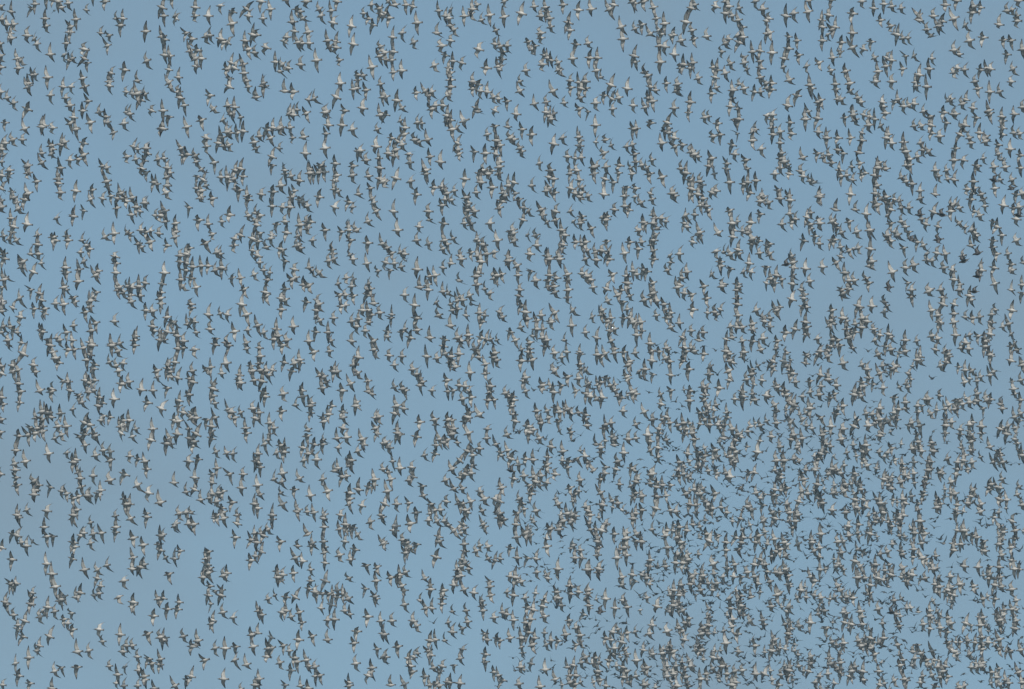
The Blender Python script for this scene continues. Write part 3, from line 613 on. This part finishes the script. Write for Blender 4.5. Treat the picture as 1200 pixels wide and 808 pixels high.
        1191, 228, 1188, 244, 1114, 248, 1065, 272, 1075, 284, 1059, 291, 1164, 260, 1168, 266, 1174, 276, 1164, 282, 1164, 290, 1168, 298, 5, 303, 27, 307,
        78, 320, 115, 318, 113, 343, 136, 309, 2, 337, 36, 340, 40, 362, 86, 349, 100, 366, 112, 379, 16, 386, 48, 387, 56, 398, 78, 390,
        25, 402, 52, 362, 218, 317, 224, 326, 244, 312, 272, 326, 286, 339, 153, 346, 188, 350, 171, 364, 225, 361, 225, 376, 275, 389, 253, 397,
        201, 377, 334, 306, 312, 347, 342, 328, 334, 339, 330, 363, 356, 334, 362, 335, 398, 346, 414, 347, 430, 346, 359, 354, 400, 359, 435, 369,
        321, 398, 370, 389, 457, 317, 501, 334, 458, 373, 488, 373, 536, 362, 536, 353, 558, 324, 582, 323, 588, 322, 565, 377, 564, 396, 598, 389,
        521, 398, 550, 397, 471, 389, 481, 396, 454, 389, 622, 318, 642, 329, 665, 329, 714, 304, 718, 322, 735, 332, 728, 340, 730, 354, 611, 358,
        618, 374, 629, 376, 645, 376, 712, 377, 731, 373, 766, 304, 758, 318, 754, 316, 796, 334, 811, 346, 825, 336, 828, 350, 812, 363, 844, 307,
        856, 315, 864, 333, 864, 357, 764, 347, 778, 357, 781, 372, 765, 332, 882, 380, 752, 388, 898, 313, 882, 400, 908, 332, 916, 328, 929, 308,
        980, 308, 1018, 332, 941, 360, 908, 362, 914, 360, 921, 390, 945, 384, 975, 364, 974, 376, 986, 340, 998, 390, 1002, 389, 982, 399, 911, 400,
        1064, 332, 1068, 348, 1165, 314, 1185, 310, 1118, 368, 1140, 373, 1146, 394, 1186, 364, 1198, 344, 24, 459, 23, 472, 69, 425, 80, 410, 87, 410,
        111, 427, 110, 432, 4, 474, 60, 459, 74, 447, 104, 449, 111, 446, 92, 463, 120, 472, 142, 450, 71, 485, 50, 492, 56, 484, 35, 501,
        50, 500, 105, 498, 121, 488, 129, 489, 144, 493, 158, 405, 215, 408, 252, 404, 268, 405, 173, 472, 184, 435, 196, 455, 199, 436, 222, 444,
        221, 464, 209, 476, 242, 433, 280, 445, 294, 429, 250, 464, 204, 493, 225, 484, 242, 492, 275, 490, 221, 503, 304, 426, 309, 460, 331, 405,
        333, 425, 342, 435, 352, 425, 368, 413, 390, 434, 375, 440, 401, 458, 431, 447, 354, 458, 364, 484, 389, 476, 330, 482, 385, 486, 378, 490,
        402, 483, 418, 472, 440, 502, 475, 458, 530, 423, 524, 446, 531, 458, 552, 466, 569, 438, 578, 419, 572, 469, 579, 469, 492, 495, 525, 492,
        530, 493, 525, 500, 550, 484, 545, 494, 599, 476, 611, 423, 621, 409, 639, 406, 680, 415, 681, 432, 704, 419, 720, 409, 731, 413, 736, 428,
        735, 442, 614, 447, 665, 442, 658, 452, 636, 452, 675, 459, 704, 448, 710, 443, 728, 466, 629, 482, 662, 479, 651, 478, 654, 494, 602, 469,
        619, 500, 708, 502, 601, 464, 764, 412, 765, 439, 785, 424, 786, 458, 804, 412, 800, 423, 807, 433, 825, 415, 855, 415, 854, 435, 881, 439,
        809, 458, 843, 455, 825, 469, 852, 489, 870, 469, 820, 484, 826, 492, 805, 503, 905, 430, 929, 438, 945, 416, 974, 406, 984, 405, 949, 447,
        973, 466, 978, 462, 980, 485, 988, 476, 1010, 448, 1006, 460, 1038, 406, 1045, 432, 919, 458, 922, 463, 931, 478, 909, 482, 962, 490, 926, 496,
        1036, 496, 1048, 466, 1110, 415, 1154, 406, 1160, 416, 1185, 406, 1051, 429, 1124, 470, 1120, 469, 1152, 479, 1161, 468, 1108, 492, 1051, 492, 1196, 469,
        22, 511, 33, 510, 41, 508, 50, 506, 93, 512, 99, 509, 19, 560, 20, 569, 86, 542, 129, 540, 146, 556, 59, 571, 42, 575, 78, 579,
        115, 579, 86, 584, 92, 582, 90, 598, 146, 585, 148, 591, 195, 520, 226, 523, 248, 514, 289, 508, 162, 538, 172, 550, 232, 538, 249, 556,
        269, 556, 261, 576, 255, 582, 272, 589, 254, 604, 260, 595, 329, 522, 333, 530, 360, 511, 355, 525, 368, 521, 378, 521, 409, 539, 345, 574,
        384, 576, 401, 559, 410, 578, 410, 585, 432, 571, 438, 568, 488, 512, 484, 559, 524, 516, 510, 532, 548, 551, 586, 530, 588, 572, 495, 570,
        479, 590, 488, 601, 505, 591, 510, 598, 541, 590, 599, 538, 669, 507, 616, 538, 641, 545, 676, 538, 665, 548, 666, 541, 620, 569, 622, 579,
        668, 572, 674, 579, 704, 562, 710, 548, 740, 549, 611, 590, 602, 561, 745, 578, 606, 602, 692, 604, 802, 509, 818, 530, 826, 535, 796, 542,
        796, 558, 840, 555, 838, 528, 862, 530, 878, 554, 769, 582, 838, 579, 752, 598, 894, 592, 918, 539, 959, 538, 939, 554, 942, 562, 1011, 528,
        1012, 539, 1001, 555, 1008, 568, 959, 579, 914, 555, 922, 572, 906, 580, 961, 585, 1002, 586, 1045, 526, 1025, 602, 1075, 509, 1092, 522, 1108, 508,
        1138, 518, 1196, 528, 1059, 549, 1101, 554, 1122, 550, 1170, 530, 1159, 572, 1076, 590, 1102, 591, 1122, 592, 1121, 602, 1171, 585, 1082, 580, 1052, 602,
        15, 626, 55, 629, 62, 629, 86, 636, 88, 641, 136, 624, 2, 642, 14, 656, 85, 655, 12, 684, 16, 686, 38, 702, 75, 700, 94, 695,
        172, 606, 156, 631, 168, 639, 186, 638, 188, 645, 227, 615, 252, 607, 276, 630, 294, 633, 294, 657, 211, 646, 162, 667, 198, 673, 244, 647,
        242, 661, 266, 672, 246, 687, 260, 692, 191, 701, 156, 706, 210, 706, 309, 628, 329, 635, 365, 640, 380, 648, 406, 618, 414, 618, 412, 622,
        416, 644, 344, 672, 325, 670, 328, 681, 362, 690, 429, 663, 428, 690, 442, 665, 449, 637, 335, 700, 385, 696, 395, 700, 439, 699, 378, 696,
        481, 614, 476, 636, 475, 648, 488, 638, 511, 653, 542, 614, 590, 608, 598, 642, 458, 677, 466, 677, 474, 692, 520, 692, 574, 682, 575, 698,
        536, 676, 616, 625, 644, 620, 641, 641, 698, 621, 702, 642, 618, 654, 670, 688, 652, 694, 720, 626, 732, 642, 745, 634, 744, 681, 782, 622,
        798, 636, 800, 660, 828, 626, 851, 645, 862, 630, 889, 628, 865, 644, 811, 676, 869, 676, 789, 705, 868, 698, 796, 618, 899, 670, 914, 644,
        924, 675, 955, 681, 1045, 617, 1026, 671, 1042, 662, 1000, 701, 1081, 620, 1084, 626, 1085, 656, 1091, 661, 1065, 676, 1140, 628, 1152, 641, 1141, 687,
        1152, 702, 1176, 624, 1189, 631, 1186, 657, 1160, 665, 1114, 697, 1166, 702, 1185, 642, 27, 746, 75, 726, 85, 738, 22, 792, 72, 783, 90, 782,
        35, 801, 36, 708, 156, 710, 180, 722, 196, 714, 208, 714, 247, 708, 248, 731, 173, 743, 194, 748, 225, 758, 276, 758, 295, 744, 240, 774,
        174, 772, 178, 778, 187, 779, 169, 793, 219, 797, 181, 807, 335, 716, 354, 730, 431, 723, 418, 740, 415, 754, 442, 761, 318, 747, 319, 760,
        313, 770, 332, 757, 350, 750, 366, 746, 345, 771, 341, 786, 375, 792, 334, 803, 409, 804, 436, 783, 361, 807, 499, 713, 518, 708, 466, 758,
        566, 716, 568, 743, 586, 751, 582, 748, 504, 751, 502, 763, 479, 772, 484, 788, 532, 780, 569, 767, 569, 776, 515, 787, 498, 793, 510, 801,
        579, 788, 589, 797, 618, 712, 619, 741, 624, 756, 636, 711, 684, 720, 654, 751, 675, 756, 710, 748, 735, 742, 732, 761, 714, 774, 698, 771,
        674, 802, 700, 791, 734, 787, 740, 794, 800, 740, 820, 762, 789, 764, 778, 772, 758, 783, 801, 790, 806, 804, 868, 710, 864, 743, 885, 757,
        828, 790, 852, 790, 924, 747, 968, 736, 988, 758, 1024, 753, 1025, 767, 912, 803, 924, 792, 1089, 722, 1111, 724, 1110, 741, 1168, 720, 1172, 732,
        1171, 761, 1184, 763, 1151, 761, 1150, 754, 1111, 753, 1075, 756, 1086, 774, 1055, 780, 1111, 793, 1062, 798, 1162, 788, 1096, 804,
    ],
    'f': [
        101, 12, 128, 42, 99, 58, 1, 66, 1, 79, 1, 8, 229, 19, 225, 46, 242, 43, 359, 2, 352, 14, 426, 16, 312, 56, 300, 41,
        394, 56, 398, 71, 446, 55, 309, 98, 420, 88, 426, 89, 485, 50, 559, 6, 518, 54, 528, 86, 591, 2, 451, 62, 634, 39, 634, 45,
        624, 58, 636, 76, 798, 80, 839, 8, 854, 46, 846, 61, 873, 68, 872, 74, 892, 80, 898, 25, 866, 99, 898, 98, 970, 41, 1012, 58,
        918, 79, 985, 62, 974, 83, 1044, 31, 1025, 68, 901, 22, 1091, 42, 1186, 12, 1192, 25, 1122, 80, 1185, 96, 148, 108, 62, 150, 60, 181,
        92, 187, 11, 200, 2, 190, 5, 182, 149, 184, 178, 130, 242, 162, 381, 132, 442, 152, 343, 162, 414, 195, 334, 200, 300, 174, 580, 130,
        525, 142, 646, 140, 661, 121, 710, 164, 716, 171, 708, 180, 669, 200, 676, 200, 763, 144, 836, 160, 800, 170, 943, 138, 986, 117, 1038, 133,
        928, 157, 1010, 156, 975, 191, 1111, 118, 1120, 134, 1136, 162, 1175, 158, 33, 203, 2, 243, 135, 301, 2, 236, 164, 248, 189, 253, 249, 275,
        298, 258, 305, 253, 319, 276, 305, 274, 302, 300, 681, 227, 745, 221, 628, 276, 749, 270, 891, 236, 812, 284, 769, 276, 752, 284, 901, 238,
        1134, 222, 224, 357, 230, 390, 181, 388, 314, 328, 405, 346, 432, 378, 443, 318, 552, 356, 650, 336, 652, 326, 610, 384, 621, 402, 848, 333,
        840, 369, 1090, 340, 1136, 393, 2, 492, 215, 484, 361, 504, 534, 430, 636, 456, 625, 504, 775, 474, 880, 500, 922, 414, 902, 465, 941, 492,
        1, 556, 1, 507, 172, 602, 449, 550, 562, 576, 720, 522, 651, 556, 786, 569, 868, 572, 971, 556, 252, 693, 409, 678, 451, 637, 680, 645,
        84, 719, 542, 737, 866, 764, 1119, 764, 1125, 806,
    ],
    'k': [
        1165, 212, 1186, 221, 1194, 253, 1078, 252, 1104, 252, 1146, 297, 1100, 281, 1069, 281, 922, 310, 1042, 337, 1130, 306, 1146, 324, 1142, 342, 599, 552,
        1084, 568, 704, 717, 1045, 718,
    ],
}

# ------------------------------------------------------------------ the flock
KIND = {'l': 'level', 'r': 'raised', 'd': 'lowered', 's': 'swept', 'f': 'folded', 'k': 'swept'}
seen = [(x, y, k) for k, xy in BIRDS.items() for x, y in zip(xy[0::2], xy[1::2])]
P = np.array([(x, y) for x, y, k in seen], dtype=float)

def neighbours(i, r):
    d = P - P[i]
    q = np.hypot(d[:, 0], d[:, 1])
    return [j for j in np.nonzero((q < r) & (q > 0))[0]]

# the 300 birds that show largest: spread wings and the least hidden by others; all the dark-backed ones
gap = []
for i, (x, y, k) in enumerate(seen):
    d = P - P[i]
    q = np.sort(np.hypot(d[:, 0], d[:, 1] * 0.8))
    size = {'l': 1.15, 'r': 1.1, 'd': 1.0, 's': 0.95, 'f': 0.75, 'k': 9.0}[k]
    edge = 0.4 if (x < 8 or y < 12 or x > PW - 8 or y > PH - 12) else 1.0
    gap.append(size * edge * (q[1] + 0.5 * q[2] + 0.25 * q[3]))
front = set(np.argsort(gap)[::-1][:300].tolist())

POSE_LABEL = {
    'l': ['wings spread straight', 'wings spread, tips swept', 'slender wings spread', 'wings spread, slightly lifted', 'wings spread, tips upturned', 'wings spread, tips drooped'],
    'r': ['one pale wing raised', 'wings raised steeply', 'wings raised, tips high', 'wings raised a little', 'wings raised very steeply', 'wings raised, deeply curved'],
    'd': ['wings pressed down', 'wings pressed far down', 'wingtips curled down', 'wings drooping a little', 'wings pressed right down', 'wingtips bent down'],
    's': ['swept wings half raised', 'swept wings flat', 'swept wings raised high', 'sharply swept raised wings', 'long swept wings raised', 'tightly swept wings'],
    'f': ['half folded wings level', 'half folded wings lowered', 'half folded wings raised'],
    'k': ['back turned, wings raised', 'back turned, wings flat', 'back turned, wings high', 'back turned, wings swept', 'back turned, long wings', 'back turned, wings tight'],
}

def relation(i):
    x, y, k = seen[i]
    near = neighbours(i, 17.0)
    if not near:
        if not neighbours(i, 25.0):
            return 'alone in open sky'
        return 'alone in a small gap'
    if len(near) > 2:
        return 'beside a tight cluster'
    if len(near) == 2:
        return 'close to two other birds'
    dx, dy = P[near[0]] - P[i]
    if abs(dx) > abs(dy):
        return 'close behind another bird' if dx < 0 else 'close ahead of another bird'
    return 'close under another bird' if dy < 0 else 'close above another bird'

flock = Flock()
for i, (x, y, k) in enumerate(seen):
    kind = KIND[k]
    n = int(rng.integers(len(LIB[kind])))
    mat, climb, heading = attitude(kind)
    if k == 'k':
        mat = bank_matrix(rng.normal(5, 14), rng.normal(-48, 14), climb)
    # the whole flock flies in one deep sheet, a little farther off to the lower right
    far = 10.0 * max(0.0, (x / PW + y / PH - 0.9))
    if i in front:
        p = CAM + ray(x, y) * (rng.uniform(198, 215) + far)
        o = bpy.data.objects.new('wader', bird_mesh(kind, n, 0.45 if k == 'k' else 1.0))   # a few birds are plainly darker
        o.matrix_world = Matrix.Translation(p) @ mat.to_4x4() @ Matrix.Scale(rng.normal(0.98, 0.04), 4)
        way = 'climbing' if climb > 6 else 'dipping' if climb < -5 else ''
        turn = 'veering away' if heading > 24 else 'veering closer' if heading < 0 else ''
        way = (way + ' ' + turn).strip() or 'flying level'
        o['label'] = '%s wader %s, %s, %s' % ('dark grey' if k == 'k' else 'pale grey', way, POSE_LABEL[k][n], relation(i))
        o['category'] = 'bird'
        o['group'] = 'waders ' + o['label'].split('wader ')[1]
        scene.collection.objects.link(o)
    else:
        p = CAM + ray(x, y) * (rng.uniform(217, 252) + far)
        flock.add(LOW[kind][n], mat, p, rng.normal(1.02, 0.045), rng.uniform(0.84, 1.12))

# birds hidden deeper in the densest part, too close together to be told apart one by one
DEEP = {(4, 4): 5, (5, 4): 12, (6, 4): 18, (7, 4): 14, (4, 5): 16, (5, 5): 38, (6, 5): 40, (7, 5): 26,
        (4, 6): 18, (5, 6): 44, (6, 6): 46, (7, 6): 34, (4, 7): 16, (5, 7): 40, (6, 7): 44, (7, 7): 34}
tile = {}
for i, (x, y, k) in enumerate(seen):
    tile.setdefault((int(x // 150), int(y // 101)), []).append(i)
for key, count in DEEP.items():
    for _ in range(int(count * 1.15)):
        x, y = P[tile[key][int(rng.integers(len(tile[key])))]] + rng.normal(0, 8, 2)
        kind = ['level', 'raised', 'lowered', 'swept', 'swept'][int(rng.integers(5))]
        flock.add(LOW[kind][int(rng.integers(6))], attitude(kind)[0], CAM + ray(x, y) * rng.uniform(250, 370), rng.normal(1.02, 0.04), rng.uniform(0.8, 1.1))
flock.build('wader_flock', 'dense flock of pale grey waders crowding the sky behind the nearer birds', 'bird flock')

# a second flock, its shade put into the plumage colour, much farther away, behind the lower right part
SPECKS = {(4, 4): 5, (5, 4): 14, (6, 4): 26, (7, 4): 4, (4, 5): 26, (5, 5): 78, (6, 5): 78, (7, 5): 24,
          (4, 6): 34, (5, 6): 100, (6, 6): 100, (7, 6): 48, (3, 7): 2, (4, 7): 34, (5, 7): 88, (6, 7): 88, (7, 7): 60,
          (0, 0): 1, (3, 3): 2, (4, 0): 1, (6, 0): 1, (3, 5): 1, (4, 1): 1}
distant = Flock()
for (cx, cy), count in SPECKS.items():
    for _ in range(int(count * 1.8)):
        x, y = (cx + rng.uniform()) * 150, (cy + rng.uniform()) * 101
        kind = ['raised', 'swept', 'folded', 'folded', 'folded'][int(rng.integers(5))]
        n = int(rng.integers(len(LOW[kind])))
        distant.add(LOW[kind][n], edge_on(), CAM + ray(x, y) * rng.uniform(320, 470), rng.normal(1.1, 0.06), rng.uniform(0.3, 0.6))  # low tone paints the shaded, silhouetted look into the plumage
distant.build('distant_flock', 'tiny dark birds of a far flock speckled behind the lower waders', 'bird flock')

# ------------------------------------------------------------------ the air between
def build_haze():
    x, y0, y1, z0, z1 = 9200.0, -9200.0, 9200.0, -1.0, 260.0
    me = bpy.data.meshes.new('haze')
    me.from_pydata([(-x, y0, z0), (x, y0, z0), (x, y1, z0), (-x, y1, z0), (-x, y0, z1), (x, y0, z1), (x, y1, z1), (-x, y1, z1)], [],
                   [(3, 2, 1, 0), (4, 5, 6, 7), (0, 1, 5, 4), (1, 2, 6, 5), (2, 3, 7, 6), (3, 0, 4, 7)])
    m = bpy.data.materials.new('haze')
    m.use_nodes = True
    t = m.node_tree
    t.nodes.clear()
    out = t.nodes.new('ShaderNodeOutputMaterial')
    v = t.nodes.new('ShaderNodeVolumePrincipled')
    v.inputs['Color'].default_value = (0.40, 0.76, 1.0, 1)
    v.inputs['Density'].default_value = 0.0004
    v.inputs['Anisotropy'].default_value = 0.0
    t.links.new(v.outputs['Volume'], out.inputs['Volume'])
    me.materials.append(m)
    o = bpy.data.objects.new('haze', me)
    o['kind'] = 'stuff'; o['label'] = 'thin bluish haze filling the air'; o['category'] = 'haze'
    scene.collection.objects.link(o)

build_haze()
